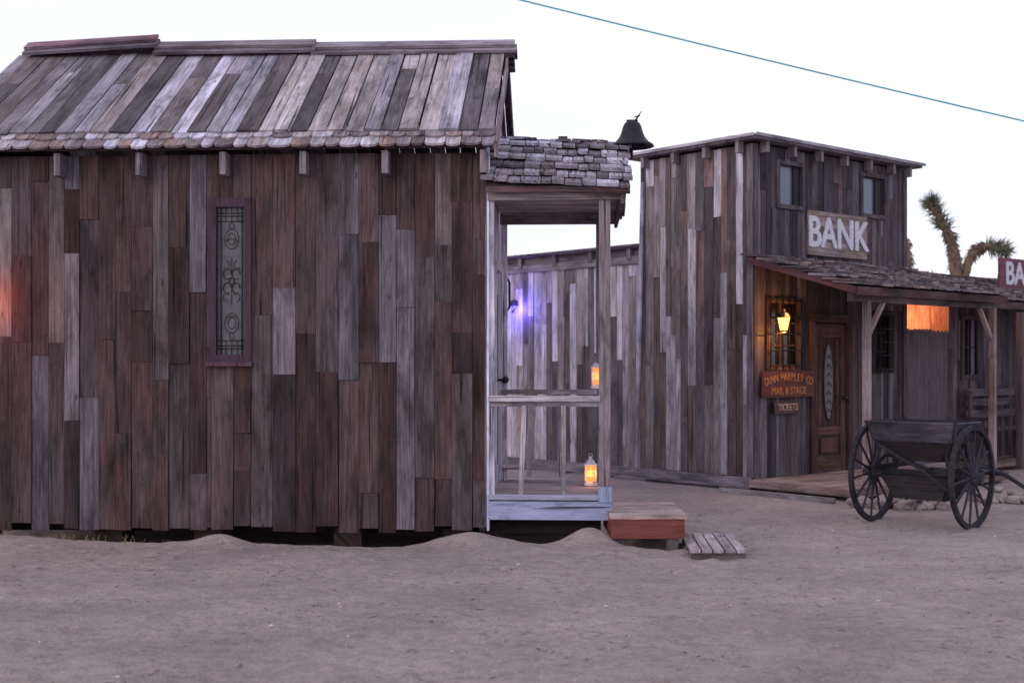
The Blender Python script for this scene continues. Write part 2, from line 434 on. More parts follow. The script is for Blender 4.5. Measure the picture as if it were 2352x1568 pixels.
# leaded window
mb=MB(); FR=c(72,50,64)
wa,wb=wa0,wa1
def wbx(a0,a1,z0,z1,b0,b1,col,mat=0): mb.box(S(a0,b0,z0),SA,Z,SB,a1-a0,z1-z0,b1-b0,col,mat)
wbx(wa-.005,wa+.05,wz0+.03,wz1+.0,-.035,.03,FR); wbx(wb-.05,wb+.005,wz0+.03,wz1,-.035,.03,FR)
wbx(wa+.05,wb-.05,wz1-.08,wz1,-.033,.03,FR); wbx(wa+.05,wb-.05,wz0+.03,wz0+.09,-.033,.03,FR)
wbx(wa-.03,wb+.02,wz0-.01,wz0+.028,-.065,.03,c(86,60,72))
mb.make('window_frame',[W_PAINT],cab)
mb=MB(); wbx(wa+.05,wb-.05,wz0+.09,wz1-.08,.015,.02,(1,1,1)); mb.make('window_leaded_glass',[LEADG],cab)
mb=MB(); ca=(wa+wb)/2; gw=.12; r=.0028
gz0,gz1=wz0+.09,wz1-.08
def L2(p,rr=r): mb.tube([S(ca+x,.008,z) for x,z in p],rr,(1,1,1),5)
for x in (-.09,.09): L2([(x,gz0),(x,gz1)],.005)
for z in (gz0+.05,gz0+.075,gz0+.12,gz1-.05,gz1-.075,gz1-.12): L2([(-gw,z),(gw,z)],.004)
for x in (-.05,0,.05):
    L2([(x,gz0),(x,gz0+.12)]); L2([(x,gz1-.12),(x,gz1)])
zc=(gz0+gz1)/2
def ell(cx,cz,rx,rz,a0=0,a1=360,n=20): return [(cx+rx*math.cos(math.radians(a0+(a1-a0)*i/n)),cz+rz*math.sin(math.radians(a0+(a1-a0)*i/n))) for i in range(n+1)]
for s in (-1,1):
    L2(ell(0,zc+s*.36,.060,.085)); L2(ell(0,zc+s*.36,.035,.05)); L2(ell(0,zc+s*.33,.055,.03,0,180))
    L2(ell(0,zc+s*.47,.02,.03))
    L2([(0,zc+s*.05),(0,zc+s*.20)])
    for t in (-1,1):
        L2(ell(t*.038,zc+s*.06,.033,.045,0,300),.004); L2(ell(t*.045,zc+s*.14,.026,.035,90*s,90*s+240*t))
L2(ell(0,zc,.02,.03),.005)
mb.make('window_leading',[LEAD],cab,True)
# ---- porch of cabin
mb=MB()
PW=1.04
BLU=c(156,166,198)
mb.box(S(.02,-.02,.165),Z,SA,SB,.155,PW,.03,BLU)
mb.box(S(PW-.0,-.02,.165),Z,SB,SA,.155,1.84,.03,c(150,150,170))
mb.box(S(.02,-.035,.335),Z,SA,SB,.04,PW-.08,.05,c(160,162,186))
mb.box(S(PW-.085,-.04,.318),SA,Z,SB,.11,.13,.12,c(150,162,190))
mb.make('porch_fascia',[W_PAINT],cab)
mb=MB()
b_=.02
while b_<1.78:
    mb.box(S(.02,b_,.30),SB,SA,Z,.135,PW-.04,.03,jc(c(150,136,136),.1)); b_+=.14
mb.make('porch_floor',[W_OLD],cab)
mb=MB(); WH=c(160,152,158)
mb.box(S(PW-.08,-.03,.45),SA,Z,SB,.095,2.44,.09,c(126,112,114))
mb.box(S(PW-.08,1.70,.33),SA,Z,SB,.09,2.55,.09,c(126,112,114))
mb.box(S(.025,1.74,.33),SA,Z,SB,.06,2.55,.06,c(190,188,200))
mb.box(S(.025,.0,.33),SA,Z,SB,.05,2.55,.05,c(190,188,200))
mb.make('porch_posts',[W_OLD],cab)
mb=MB()
mb.box(S(.03,-.045,1.165),Z,SA,SB,.045,PW-.1,.10,c(172,166,172))
mb.box(S(.03,-.01,1.12),Z,SA,SB,.04,PW-.1,.03,c(156,148,154))
mb.box(S(.03,1.68,1.18),Z,SA,SB,.045,PW-.1,.09,c(160,148,150))
mb.box(S(.03,1.71,.44),Z,SA,SB,.05,PW-.1,.03,c(160,148,150))
for a,k in ((.30,.03),(.66,.0)):
    mb.beam(S(a,-.0,.37),S(a+k,-.0,1.13),.040,.045,jc(WH,.08),up=SB)
for a,k in ((.30,.06),(.62,-.02)):
    mb.beam(S(a,1.73,.37),S(a+k,1.73,1.18),.045,.045,jc(WH,.08),up=SB)
mb.make('porch_railing',[W_OLD],cab)
mb=MB()
for (b0,z0,h,cl) in ((-.05,2.86,.13,(140,126,126)),(1.66,2.84,.13,(140,126,126))):
    mb.box(S(.02,b0,z0),Z,SA,SB,h,1.14,.05,c(*cl))
mb.box(S(1.14,-.1,2.82),Z,SB,SA,.14,1.96,.03,c(98,80,88))
bb=-.05
while bb<1.78:
    mb.box(S(.02,bb+.05,2.955),SB,SA,Z,.13,1.12,.02,jc(c(162,146,144),.08)); bb+=.135
mb.box(S(.01,-.125,2.915),Z,SA,SB,.05,1.2,.02,c(100,74,78))
run=.97;rise=.53;pl_=math.hypot(run,rise)
PQ=(SB*run+Z*rise)/pl_; PN=(-SB*rise+Z*run)/pl_; PB=(SB*run-Z*rise)/pl_; PBN=(SB*rise+Z*run)/pl_
tl=(SA*1.2-Z*.07).normalized()
mb.box(S(.01,-.12,2.965),tl,PQ,PN,1.21,pl_,.02,c(80,62,60))
mb.box(S(.01,.85,3.50),tl,PB,PBN,1.21,pl_,.02,c(80,62,60))
mb.prism(S(1.16,-.1,2.90),SB,Z,SA,[(0,0),(1.9,0),(.95,.53)],.02,c(110,90,90))
mb.make('porch_ceiling_and_gable',[W_OLD],cab)
mb=MB(); SH=[c(156,152,166),c(134,128,140),c(116,108,116),c(174,172,188),c(100,92,100),c(146,138,146)]
shingles(mb,S(.01,-.14,2.965)+PN*.01,tl,PQ,PN,1.22,pl_+.02,6,(.08,.21),SH,.030)
shingles(mb,S(.01,1.84,2.965)+PBN*.01,tl,(-SB*run+Z*rise)/pl_,PBN,1.22,pl_,6,(.08,.18),SH,.022)
a=.02
while a<1.18:
    w=R.uniform(.09,.17)
    o=S(a,.78,3.50-.058*a+R.uniform(0,.03))
    mb.box(o,SA,SB,Z,w-.01,.16,.022,jc(R.choice(SH)*1,.25))
    if R.random()<.5: mb.box(o+Z*.025+SA*.02,SA,SB,Z,w-.03,.15,.02,jc(c(90,80,84),.2))
    a+=w
mb.make('porch_shingles',[W_OLD],cab)
# bell
bell=empty('iron_bell')
bc=S(1.275,.85,3.46)
mb=MB()
mb.lathe(bc,[(.0,.215),(.045,.218),(.068,.205),(.085,.17),(.098,.12),(.118,.075),(.150,.035),(.19,.01),(.20,-.008),(.185,-.014),(.14,.02),(.10,.07),(.07,.17),(.0,.19)],(1,1,1),36)
mb.make('bell_body',[IRON],bell,True)
mb=MB()
mb.tube([bc+V((0,0,.2)),bc+V((0,0,-.03))],.008,(1,1,1),6); mb.blob(bc+V((0,0,-.03)),(.022,.022,.022),(1,1,1),1)
mb.box(bc+V((-.05,-.015,.215)),V((1,0,0)),V((0,1,0)),Z,.10,.03,.02,(1,1,1))
mb.tube([bc+V((.03,0,.23)),bc+V((.05,0,.26)),bc+V((.085,0,.315))],[.010,.007,.003],(1,1,1),6)
mb.tube([bc+V((.02,0,.26)),bc+V((.07,0,.275))],[.005,.008],(1,1,1),6)
mb.tube([bc+V((0,.02,.22)),bc+V((0,.23,.20)),bc+V((0,.23,-.03)),bc+V((-.15,.1,-.06))],.010,(1,1,1),6)
mb.tube([bc+V((-.01,0,.0)),bc+V((-.01,0,-.12))],.018,(1,1,1),8)
mb.make('bell_bracket',[IRON],bell,True)
# lanterns
def lantern(base,w,h,frame,glow,power,name='lantern'):
    e=empty(name); X=V((1,0,0));Y=V((0,1,0)); mb=MB()
    mb.box(base+V((-w/2,-w/2,0)),X,Y,Z,w,w,h*.08,frame)
    mb.box(base+V((-w*.42,-w*.42,h*.08)),X,Y,Z,w*.84,w*.84,h*.05,frame)
    for i in (-1,1):
        for j in (-1,1):
            mb.box(base+V((i*w*.4-w*.06,j*w*.4-w*.06,h*.13)),X,Y,Z,w*.12,w*.12,h*.5,frame)
    for z in (.30,.46):
        mb.box(base+V((-w*.4,-w*.43,h*z)),X,Y,Z,w*.8,w*.04,h*.02,frame)
    mb.box(base+V((-w*.02,-w*.435,h*.13)),X,Y,Z,w*.04,w*.04,h*.5,frame)
    mb.box(base+V((-w*.5,-w*.5,h*.63)),X,Y,Z,w,w,h*.04,frame)
    mb.lathe(base+Z*h*.67,[(w*.6,0),(w*.38,h*.11),(w*.2,h*.15),(w*.18,h*.22),(0,h*.25)],frame,4)
    mb.tube([base+V((w*.15*math.cos(t),0,h*.94+w*.15*math.sin(t))) for t in [i*math.pi/6 for i in range(13)]],w*.025,frame,5)
    mb.make('frame',[W_PAINT],e)
    mb=MB(); mb.box(base+V((-w*.36,-w*.36,h*.135)),X,Y,Z,w*.72,w*.72,h*.49,(1,1,1)); mb.make('glowing_panes',[glow],e)
    o=point('light',base+V((0,-w*.75,h*.38)),(1,.42,.13),power,e,.03)
    return e
lantern(S(.90,1.25,.335),.12,.30,c(205,200,205),FLAME,.7)
lantern(S(.965,1.73,1.235),.11,.32,c(205,200,205),FLAME,.4)
# step and pallet
st=empty('wooden_step'); mb=MB()
for k in range(6):
    mb.box(V((.80,10.30+k*.155,.215)),V((0,1,0)),V((1,0,0)),Z,.148,.63,.035,jc(c(172,152,142),.10))
mb.make('treads',[W_BANK],st)
mb=MB()
RD=c(124,66,62)
mb.box(V((.81,10.31,.055)),Z,V((1,0,0)),V((0,1,0)),.16,.60,.04,RD)
mb.box(V((1.37,10.36,.055)),Z,V((0,1,0)),V((1,0,0)),.16,.84,.04,RD)
mb.box(V((.81,10.36,.055)),Z,V((0,1,0)),V((1,0,0)),.16,.84,.04,RD)
mb.make('skirt',[W_PAINT],st)
mb=MB()
for x,y in ((1.27,10.33),(.84,10.36),(1.27,11.1)): mb.box(V((x,y,-.2)),V((1,0,0)),Z,V((0,1,0)),.09,.30,.10,c(96,84,84))
mb.make('legs',[W_OLD],st)
pal=empty('wooden_pallet'); mb=MB()
for k in range(5):
    x=1.36+k*.088
    mb.box(V((x,9.60,.045)),V((1,0,0)),V((.06,1,0)).normalized(),Z,.074,.98,.022,jc(c(162,146,148),.12))
mb.make('slats',[W_OLD],pal)
mb=MB()
for y in (9.63,10.05,10.46): mb.box(V((1.365+(y-9.6)*.06,y,-.04)),V((0,1,0)),V((1,0,0)),Z,.06,.42,.082,c(110,92,90))
mb.make('bearers',[W_OLD],pal)
mb=MB()
for i in range(320):
    a=R.choice([-4.1,-3.7,-3.45,-4.3,-3.9,-3.0])+R.gauss(0,.12); b=-.12+R.uniform(-.12,.05); p=S(a,b); p.z=gh(p.x,p.y)-.005
    d=V((R.uniform(-.04,.04),R.uniform(-.04,.04),R.uniform(.03,.10)))
    mb.tube([p,p+d*.6,p+d+V((d.x*.5,0,0))],[.0025,.002,.0008],jc(c(170,146,120),.2),3,cap=False)
mb.make('dry_grass',[VC])
# ============================================================ BANK
B0=V((2.79,14.6,0)); U=V((.756,.654,0)).normalized(); Vv=V((-U.y,U.x,0)); WN=-Vv
def K(s,w,z=0): return B0+U*s+WN*w+Z*z
bank=empty('bank_building')
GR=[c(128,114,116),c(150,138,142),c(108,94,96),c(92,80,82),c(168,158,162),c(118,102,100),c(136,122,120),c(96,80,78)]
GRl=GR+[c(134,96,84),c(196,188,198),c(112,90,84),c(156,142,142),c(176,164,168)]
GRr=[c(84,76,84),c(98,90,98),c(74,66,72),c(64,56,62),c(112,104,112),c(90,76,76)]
mb=MB(); BD=1.775
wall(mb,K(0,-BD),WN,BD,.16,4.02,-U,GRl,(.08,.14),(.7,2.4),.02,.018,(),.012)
mb.make('side_wall_boards',[W_BANK],bank)
wh=[(.47,.91,3.36,3.83),(2.17,2.65,3.38,3.85),(.24,.83,1.43,2.22),(1.13,1.85,.16,1.98),(2.41,2.80,1.38,2.12)]
mb=MB()
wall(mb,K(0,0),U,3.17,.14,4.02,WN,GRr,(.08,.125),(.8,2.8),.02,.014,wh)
mb.make('front_wall_boards',[W_BANK],bank)
mb=MB()
wall(mb,K(3.17,-BD),WN,BD,.16,4.02,U,GRr,(.1,.14),(1,3),.02,.01)
wall(mb,K(0,-BD),U,3.17,.16,4.02,Vv,GR,(.1,.14),(1,3),.02,.01)
mb.make('rear_wall_boards',[W_OLD],bank)
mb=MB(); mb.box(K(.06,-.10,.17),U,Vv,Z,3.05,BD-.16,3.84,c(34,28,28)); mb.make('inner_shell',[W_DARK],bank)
mb=MB()
mb.box(K(-.15,.15,4.05),WN*-1,U,Z,BD+.3,3.5,.05,c(120,114,120))
mb.box(K(-.17,.172,4.075),Z,U,WN,.035,3.54,.02,c(150,146,156)); mb.box(K(-.172,.15,4.075),Z,Vv,-U,.035,BD+.3,.02,c(165,160,168))
mb.make('roof_slab',[W_OLD],bank)
mb=MB()
for s in (.10,.62,1.15,1.68,2.2,2.72,3.1): mb.box(K(s,.02,3.92),U,Z,WN,.05,.13,.10,c(128,114,116))
for v in (.12,.62,1.12,1.62): mb.box(K(-.02,-v,3.92),Vv,Z,-U,.05,.13,.10,c(140,126,128))
mb.make('rafter_ends',[W_OLD],bank)
mb=MB()
mb.box(K(-.012,.012,.14),U,Z,WN,.07,3.88,.016,c(88,78,82)); mb.box(K(-.018,-.07,.16),WN,Z,-U,.085,3.86,.016,c(120,106,110))
mb.box(K(3.10,.012,.14),U,Z,WN,.08,3.88,.016,c(84,74,80))
mb.make('corner_trim',[W_BANK],bank)
mb=MB()
mb.box(K(-.03,-BD-4.0,.03),Z,WN,-U,.13,BD+4.0,.04,c(126,116,122))
mb.box(K(.2,-BD,.0),Z,WN,-U,.14,BD,.1,c(50,42,42)); 
for v in (.2,.9,1.6,2.4,3.2): mb.box(K(0.1,-v,-.05),Vv,Z,U,.2,.1,.3,c(80,70,70))
mb.make('skid_beam',[W_OLD],bank)
def win(par,KK,s0,s1,z0,z1,glass,fr,bars=(1,1),t=.035,dep=.035):
    mb=MB()
    mb.box(KK(s0-.03,.005,z0-.03),U,Z,WN,t+.03,z1-z0+.06,.03,fr); mb.box(KK(s1-t,.005,z0-.03),U,Z,WN,t+.03,z1-z0+.06,.03,fr)
    mb.box(KK(s0+t,.004,z0-.03),U,Z,WN,s1-s0-2*t,t+.03,.03,fr); mb.box(KK(s0+t,.004,z1-t),U,Z,WN,s1-s0-2*t,t+.03,.03,fr)
    for i in range(1,bars[0]+1):
        x=s0+(s1-s0)*i/(bars[0]+1); mb.box(KK(x-.01,-dep+.004,z0),U,Z,WN,.02,z1-z0,.02,fr)
    for i in range(1,bars[1]+1):
        zz=z0+(z1-z0)*i/(bars[1]+1); mb.box(KK(s0+.01,-dep+.003,zz-.01),U,Z,WN,s1-s0-.02,.02,.017,fr)
    mb.make('window_frame',[W_OLD],par)
    mb=MB(); mb.box(KK(s0,-dep-.006,z0),U,Z,WN,s1-s0,z1-z0,.006,(1,1,1)); mb.make('window_glass',[glass],par)
FRB=c(88,78,84)
win(bank,K,.44,.92,3.34,3.85,GLASS,FRB,(0,0),.02); win(bank,K,2.15,2.67,3.36,3.87,GLASS,FRB,(0,0),.02)
mb=MB(); mb.box(K(.78,-.028,3.37),U,Z,WN,.12,.45,.02,c(52,46,52)); mb.box(K(2.50,-.028,3.39),U,Z,WN,.14,.45,.02,c(52,46,52)); mb.make('upper_window_curtains',[W_PAINT],bank)
win(bank,K,.24,.83,1.43,2.22,GLASSD,c(110,74,56),(1,2)); win(bank,K,2.41,2.80,1.38,2.12,GLASSD,c(60,48,50),(1,2))
mb=MB()
for (s0,s1,z0,z1) in ((.24,.83,1.43,2.22),(2.41,2.80,1.38,2.12)):
    n=5 if s1-s0>.5 else 4
    for i in range(n+1):
        x=s0+(s1-s0)*i/n; mb.tube([K(x,.065,z0-.02),K(x,.065,z1+.03)],.008,(1,1,1),6)
    for zz in (z0+.02,z0+.2,(z0+z1)/2,z1-.2,z1): mb.tube([K(s0-.02,.07,zz),K(s1+.02,.07,zz)],.008,(1,1,1),6)
mb.make('window_bars',[IRON],bank,True)
mb=MB(); D1=c(96,66,58); D2=c(74,50,46)
mb.box(K(1.07,.004,.145),U,Z,WN,.07,1.9,.04,c(84,62,58)); mb.box(K(1.84,.004,.145),U,Z,WN,.07,1.9,.04,c(84,62,58))
mb.box(K(1.07,.003,1.98),Z,U,WN,.10,.84,.05,c(84,62,58))
mb.box(K(1.14,-.05,.15),U,Z,WN,.70,1.82,.03,D2)
for a0,a1 in ((1.15,1.25),(1.73,1.83)): mb.box(K(a0,-.02,.16),U,Z,WN,a1-a0,1.79,.02,D1)
for z0,z1 in ((.16,.34),(.60,.70),(1.80,1.95)): mb.box(K(1.25,-.02,z0),Z,U,WN,z1-z0,.48,.018,D1)
mb.box(K(1.32,-.015,.38),U,Z,WN,.34,.18,.016,D1)
for a0 in (1.27,1.63): mb.box(K(a0,-.02,.72),U,Z,WN,.07,1.06,.014,D1)
mb.make('door',[W_DARK],bank)
mb=MB(); mb.prism(K(1.49,-.018,1.25),U,Z,WN,[(.10*math.cos(t),.47*math.sin(t)) for t in [i*math.pi/12 for i in range(24)]],.006,(1,1,1)); mb.make('door_oval_glass',[LEADG],bank)
mb=MB()
mb.tube([K(1.49+.105*math.cos(t),-.008,1.25+.475*math.sin(t)) for t in [i*math.pi/12 for i in range(25)]],.008,(1,1,1),6)
for q in range(-3,4): mb.tube([K(1.44,-.008,1.25+q*.11-.05),K(1.49,-.008,1.25+q*.11),K(1.54,-.008,1.25+q*.11-.05)],.004,(1,1,1),5)
mb.blob(K(1.78,.03,1.05),(.03,.03,.03),(1,1,1),3)
mb.make('door_leading',[LEAD],bank,True)
# porch roof of bank
w1=1.43; zr0,zr1=2.70,2.29
QL=math.hypot(w1,zr0-zr1); BQ=(-WN*w1+Z*(zr0-zr1))/QL; BNn=(WN*(zr0-zr1)+Z*w1)/QL
mb=MB(); RW=3.12
mb.box(K(-.04,w1,zr1-.03),U,BQ,BNn,RW,QL,.025,c(96,76,72))
mb.box(K(-.07,w1+.0,zr1-.065),BNn,BQ,-U,.075,QL+.02,.03,c(112,64,64))
mb.box(K(-.08,w1+.0,zr1-.075),Z,U,WN,.085,RW+.08,.03,c(88,58,60))
mb.box(K(.0,w1-.16,zr1-.14),Z,U,WN,.09,RW-.1,.07,c(104,86,82))
mb.box(K(RW-.04,w1+.0,zr1-.065),BNn,BQ,U,.075,QL,.03,c(96,62,62))
for s in (.25,.75,1.25,1.75,2.25,2.75): mb.box(K(s,w1-.02,zr1-.075),U,BQ,BNn,.05,QL-.03,.045,c(92,74,70))
mb.make('porch_roof_frame',[W_OLD],bank)
mb=MB(); RS=[c(128,108,106),c(112,96,96),c(136,124,124),c(96,80,82),c(142,118,110),c(118,110,116)]
shingles(mb,K(-.09,w1+.04,zr1),U,BQ,BNn,RW+.1,QL+.04,8,(.08,.17),RS,.026,ragged=.035)
mb.make('porch_roof_shingles',[W_OLD],bank)
mb=MB()
for s in (.27,2.98):
    mb.box(K(s,w1-.15,.14),U,Z,WN,.07,zr1-.27,.07,c(146,126,118))
mb.beam(K(.33,w1-.12,1.78),K(.62,w1-.12,2.15),.04,.05,c(146,122,112),up=WN); mb.beam(K(2.98,w1-.12,1.78),K(2.70,w1-.12,2.15),.04,.05,c(140,118,110),up=WN)
mb.make('porch_posts',[W_OLD],bank)
mb=MB(); q=.02
while q<1.33:
    mb.box(K(-.06,q+.13,.10),WN*-1,U,Z,.13,3.3,.04,jc(c(158,136,128),.1)); q+=.136
mb.box(K(-.07,.02,.05),Z,WN,-U,.085,1.36,.03,c(170,136,124)); mb.box(K(-.07,1.385,.04),Z,U,WN,.095,3.3,.03,c(120,98,92))
for s,w in ((.05,1.2),(1.6,1.2),(3.1,1.2),(.05,.3)): mb.box(K(s,w,-.08),U,Z,WN,.12,.16,.12,c(150,114,96))
mb.make('porch_deck',[W_OLD],bank)
mb=MB(); mb.beam(K(-.35,-.2,.02),K(-.35,1.35,.02),.05,.07,c(150,136,132)); mb.make('edging_plank',[W_OLD],bank)
# signs
bs=empty('bank_sign'); mb=MB()
for i in range(3): mb.box(K(1.0,.015,2.79+i*.18),Z,U,WN,.177,1.24,.025,jc(c(140,122,110),.08))
mb.make('board',[W_OLD],bs)
text('BANK',K(1.62,.046,3.055),U,Z,.52,WHITEP,bs,'lettering',.004,.0,.92,.017)
ms=empty('mail_and_stage_sign'); mb=MB()
MR=c(92,50,48)
mb.box(K(.08,.045,1.08),Z,U,WN,.31,1.01,.02,MR); mb.make('board',[W_PAINT],ms)
nm='DUNN HARPLEY CO'; n=len(nm)
for i,ch in enumerate(nm):
    if ch==' ': continue
    t=(i-(n-1)/2)/(n-1)*2
    ang=-t*.22; x=.585+t*.43; z=1.315-.055*t*t
    u2=(U*math.cos(ang)+Z*math.sin(ang)).normalized(); up2=(Z*math.cos(ang)-U*math.sin(ang)).normalized()
    text(ch,K(x,.067,z),u2,up2,.13,GOLDP,ms,'letter',.002,.0,.72,.003)
text('MAIL & STAGE',K(.585,.067,1.15),U,Z,.125,GOLDP,ms,'lower_line',.002,.0,.85,.003)
ts=empty('tickets_sign'); mb=MB(); mb.box(K(.32,.045,.885),Z,U,WN,.145,.49,.018,c(84,60,60)); mb.make('board',[W_PAINT],ts)
text('TICKETS',K(.565,.066,.958),U,Z,.115,CREAMP,ts,'lettering',.002,.0,.88,.002)
wl=empty('wall_lamp'); mb=MB()
lc=K(.28,.22,1.86)
mb.tube([K(.05,.02,1.80),K(.08,.12,1.80),lc+V((0,0,-.02))],.008,(1,1,1),6); mb.box(K(.02,.02,1.74),U,Z,WN,.06,.12,.012,(1,1,1))
mb.lathe(lc,[(.0,-.03),(.045,-.02),(.045,0)],(1,1,1),8); mb.lathe(lc+Z*.15,[(.085,0),(.05,.05),(.02,.07),(.015,.1),(0,.11)],(1,1,1),8)
for k in range(6):
    t=k*math.pi/3; d=V((math.cos(t),math.sin(t),0)); mb.tube([lc+d*.045,lc+d*.078+Z*.15],.004,(1,1,1),4)
mb.make('lamp_frame',[IRON],wl)
mb=MB(); mb.lathe(lc,[(.0,0),(.038,.0),(.068,.145),(0,.148)],(1,1,1),12); mb.make('lamp_glass',[FLAMEB],wl,True)
point('light',lc+WN*.02-Z*.06+U*.0,(1,.40,.09),12,wl,.05); point('light_upper',lc+WN*.08+Z*.2,(1,.40,.09),8,wl,.05)
# ============================================================ FENCE behind
fe=empty('wooden_fence'); mb=MB()
FB=-BD-4.0
FP=[c(172,162,170),c(140,126,130),c(116,102,104),c(192,184,196),c(150,136,138),c(104,90,92),c(164,146,142),c(182,176,190)]
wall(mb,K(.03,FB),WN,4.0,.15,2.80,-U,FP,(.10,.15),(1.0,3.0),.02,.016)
mb.make('fence_boards',[W_BANK],fe)
mb=MB()
mb.box(K(.03,FB,2.74),Z,WN,-U,.10,4.0,.035,c(128,114,120)); mb.box(K(.05,FB,2.84),Z,WN,-U,.10,4.0,.02,c(112,100,108))
mb.box(K(.0,FB,2.945),Z,WN,-U,.04,4.0,.07,c(134,124,132))
mb.box(K(.3,FB,2.96),WN,U*-1,Z,4.0,.4,.02,c(110,100,104))
for v in (2.0,2.7,3.4,4.1,4.8): mb.box(K(.02,-v,2.80),WN,Z,-U,.06,.16,.05,c(140,128,134))
mb.beam(K(-.03,-BD-.06,.10),K(-.03,-BD+.06,3.75),.05,.03,c(168,166,180),up=U)
mb.box(K(.08,FB,.15),WN,Z,U,4.0,2.7,.03,c(46,38,38))
mb.make('rails_and_posts',[W_OLD],fe)
bl=empty('blue_lamp'); mb=MB(); bp_=V((.03,17.75,2.28))
mb.tube([K(.03,-4.3,2.2),bp_+V((-.02,.05,-.08)),bp_+V((0,0,-.05))],.01,(1,1,1),6); mb.lathe(bp_,[(0,.09),(.05,.07),(.06,0)],(1,1,1),10); mb.make('housing',[IRON],bl)
mb=MB(); mb.blob(bp_,(.03,.03,.04),(1,1,1),1); mb.make('bulb',[BLUEG],bl,True)
point('light',bp_+V((.05,-.14,-.05)),(.16,.12,1),20,bl,.12)
rl_=empty('red_lamp'); mb=MB(); rp=S(-4.27,-.26,2.10)
mb.tube([S(-4.46,0,2.3),S(-4.44,-.2,2.32),rp+Z*.1],.01,(1,1,1),6); mb.lathe(rp+Z*.03,[(0,.09),(.05,.06),(.06,0)],(1,1,1),10); mb.make('housing',[IRON],rl_)
mb=MB(); mb.blob(rp,(.035,.035,.045),(1,1,1),1); mb.make('bulb',[REDG],rl_,True)
point('light',rp-Z*.05-SB*.02,(1,.16,.06),8,rl_,.05)
# ============================================================ NEIGHBOUR building
nb=empty('wooden_saloon')
DP=[c(92,80,86),c(80,70,76),c(100,88,92),c(72,60,64)]
mb=MB()
s=3.19
while s<4.25:
    w=.095; zt=1.93+R.uniform(-.01,.01)
    mb.prism(K(s,-.02,0),U,Z,WN,[(0,.12),(w-.004,.12),(w-.004,zt-.03),(w*.72,zt),(w*.28,zt),(0,zt-.03)],.02,jc(c(92,80,88),.06)); s+=w
mb.beam(K(3.19,-.05,1.6),K(4.25,-.05,1.6),.03,.08,c(80,70,74))
mb.make('gap_pickets',[W_PAINT],nb)
mb=MB()
wall(mb,K(4.25,0),U,2.6,.12,2.45,WN,DP,(.10,.15),(1,3),.02,.01,[(4.55-4.25,5.05-4.25,1.25,2.15)])
wall(mb,K(3.18,-1.0),U,1.2,.12,2.6,WN,[c(170,130,110),c(160,124,104)],(.12,.16),(2,4),.02,.004)
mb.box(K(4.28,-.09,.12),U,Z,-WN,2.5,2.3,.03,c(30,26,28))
mb.box(K(4.25,-.02,.12),WN*-1,Z,U,1.2,2.35,.02,c(96,70,60))
mb.make('wall_boards',[W_OLD],nb)
win(nb,K,4.58,5.02,1.28,2.12,GLASSD,c(74,62,68),(1,1))
mb=MB(); mb.box(K(4.9,-.03,1.3),U,Z,WN,.1,.8,.01,c(120,112,130)); mb.make('curtain',[W_PAINT],nb)
mb=MB()
q1=(-WN*1.0+Z*.30).normalized(); n1=(WN*.30+Z*1.0).normalized(); LL=math.hypot(2.6,.8)
mb.box(K(3.16,.9,2.25),U,q1,n1,4.0,LL*.62,.03,c(110,94,92))
mb.box(K(3.16,.9,2.19),Z,U,WN,.09,4.0,.03,c(90,62,64))
mb.make('roof_deck',[W_OLD],nb)
mb=MB()
shingles(mb,K(3.16,.93,2.28),U,q1,n1,4.0,LL*.6,9,(.09,.18),RS,.026,ragged=.035); mb.make('roof_shingles',[W_OLD],nb)
mb=MB()
mb.box(K(6.02,.6,.1),U,Z,WN,.10,2.2,.1,c(170,130,96))
for i in range(9): mb.box(K(6.13,.58,.15+i*.22),Z,U,WN,.21,.8,.02,jc(c(120,84,60),.12))
mb.box(K(4.26,.55,.06),U,WN*-1,Z,2.0,.6,.05,c(120,98,88))
mb.box(K(4.30,.95,.1),U,Z,WN,.08,2.05,.08,c(90,76,78))
mb.make('porch_parts',[W_OLD],nb)
gl=empty('ceiling_lamp'); mb=MB(); lp=K(3.86,-.62,2.25)
mb.tube([lp+Z*.3,lp+Z*.05],.008,(1,1,1),6); mb.lathe(lp,[(.07,0),(.04,.04),(0,.05)],(1,1,1),12); mb.make('shade',[IRON],gl)
mb=MB(); mb.blob(lp-Z*.03,(.055,.055,.045),(1,1,1),1); mb.make('bulb',[FLAMEB],gl,True)
point('light',lp-Z*.12+WN*.05,(1,.36,.14),90,gl,.05)
br=empty('bar_sign'); mb=MB()
mb.box(K(5.42,.10,2.52),Z,U,WN,.47,1.15,.03,c(112,62,76)); mb.make('board',[W_PAINT],br)
mb=MB()
for s in (5.5,6.4): mb.box(K(s,.05,2.3),U,Z,WN,.06,.45,.05,c(90,70,66))
mb.make('supports',[W_OLD],br)
text('BAR',K(5.99,.135,2.755),U,Z,.46,WHITEP,br,'lettering',.004,.0,1.0,.015)
be=empty('wooden_bench'); mb=MB(); BC=c(86,74,82)
for i in range(3): mb.box(K(4.5,.50-i*.12,.55),WN*-1,U,Z,.11,1.4,.03,jc(BC,.08))
for z in (.72,.88,1.02): mb.box(K(4.5,.12,z),Z,U,WN,.10,1.4,.025,jc(BC,.08))
for s in (4.52,5.82):
    mb.box(K(s,.12,.1),U,Z,WN,.06,1.0,.05,BC); mb.box(K(s,.45,.1),U,Z,WN,.06,.62,.05,BC); mb.box(K(s,.12,.70),U,WN,Z,.06,.4,.03,BC)
mb.make('bench_frame',[W_OLD],be)
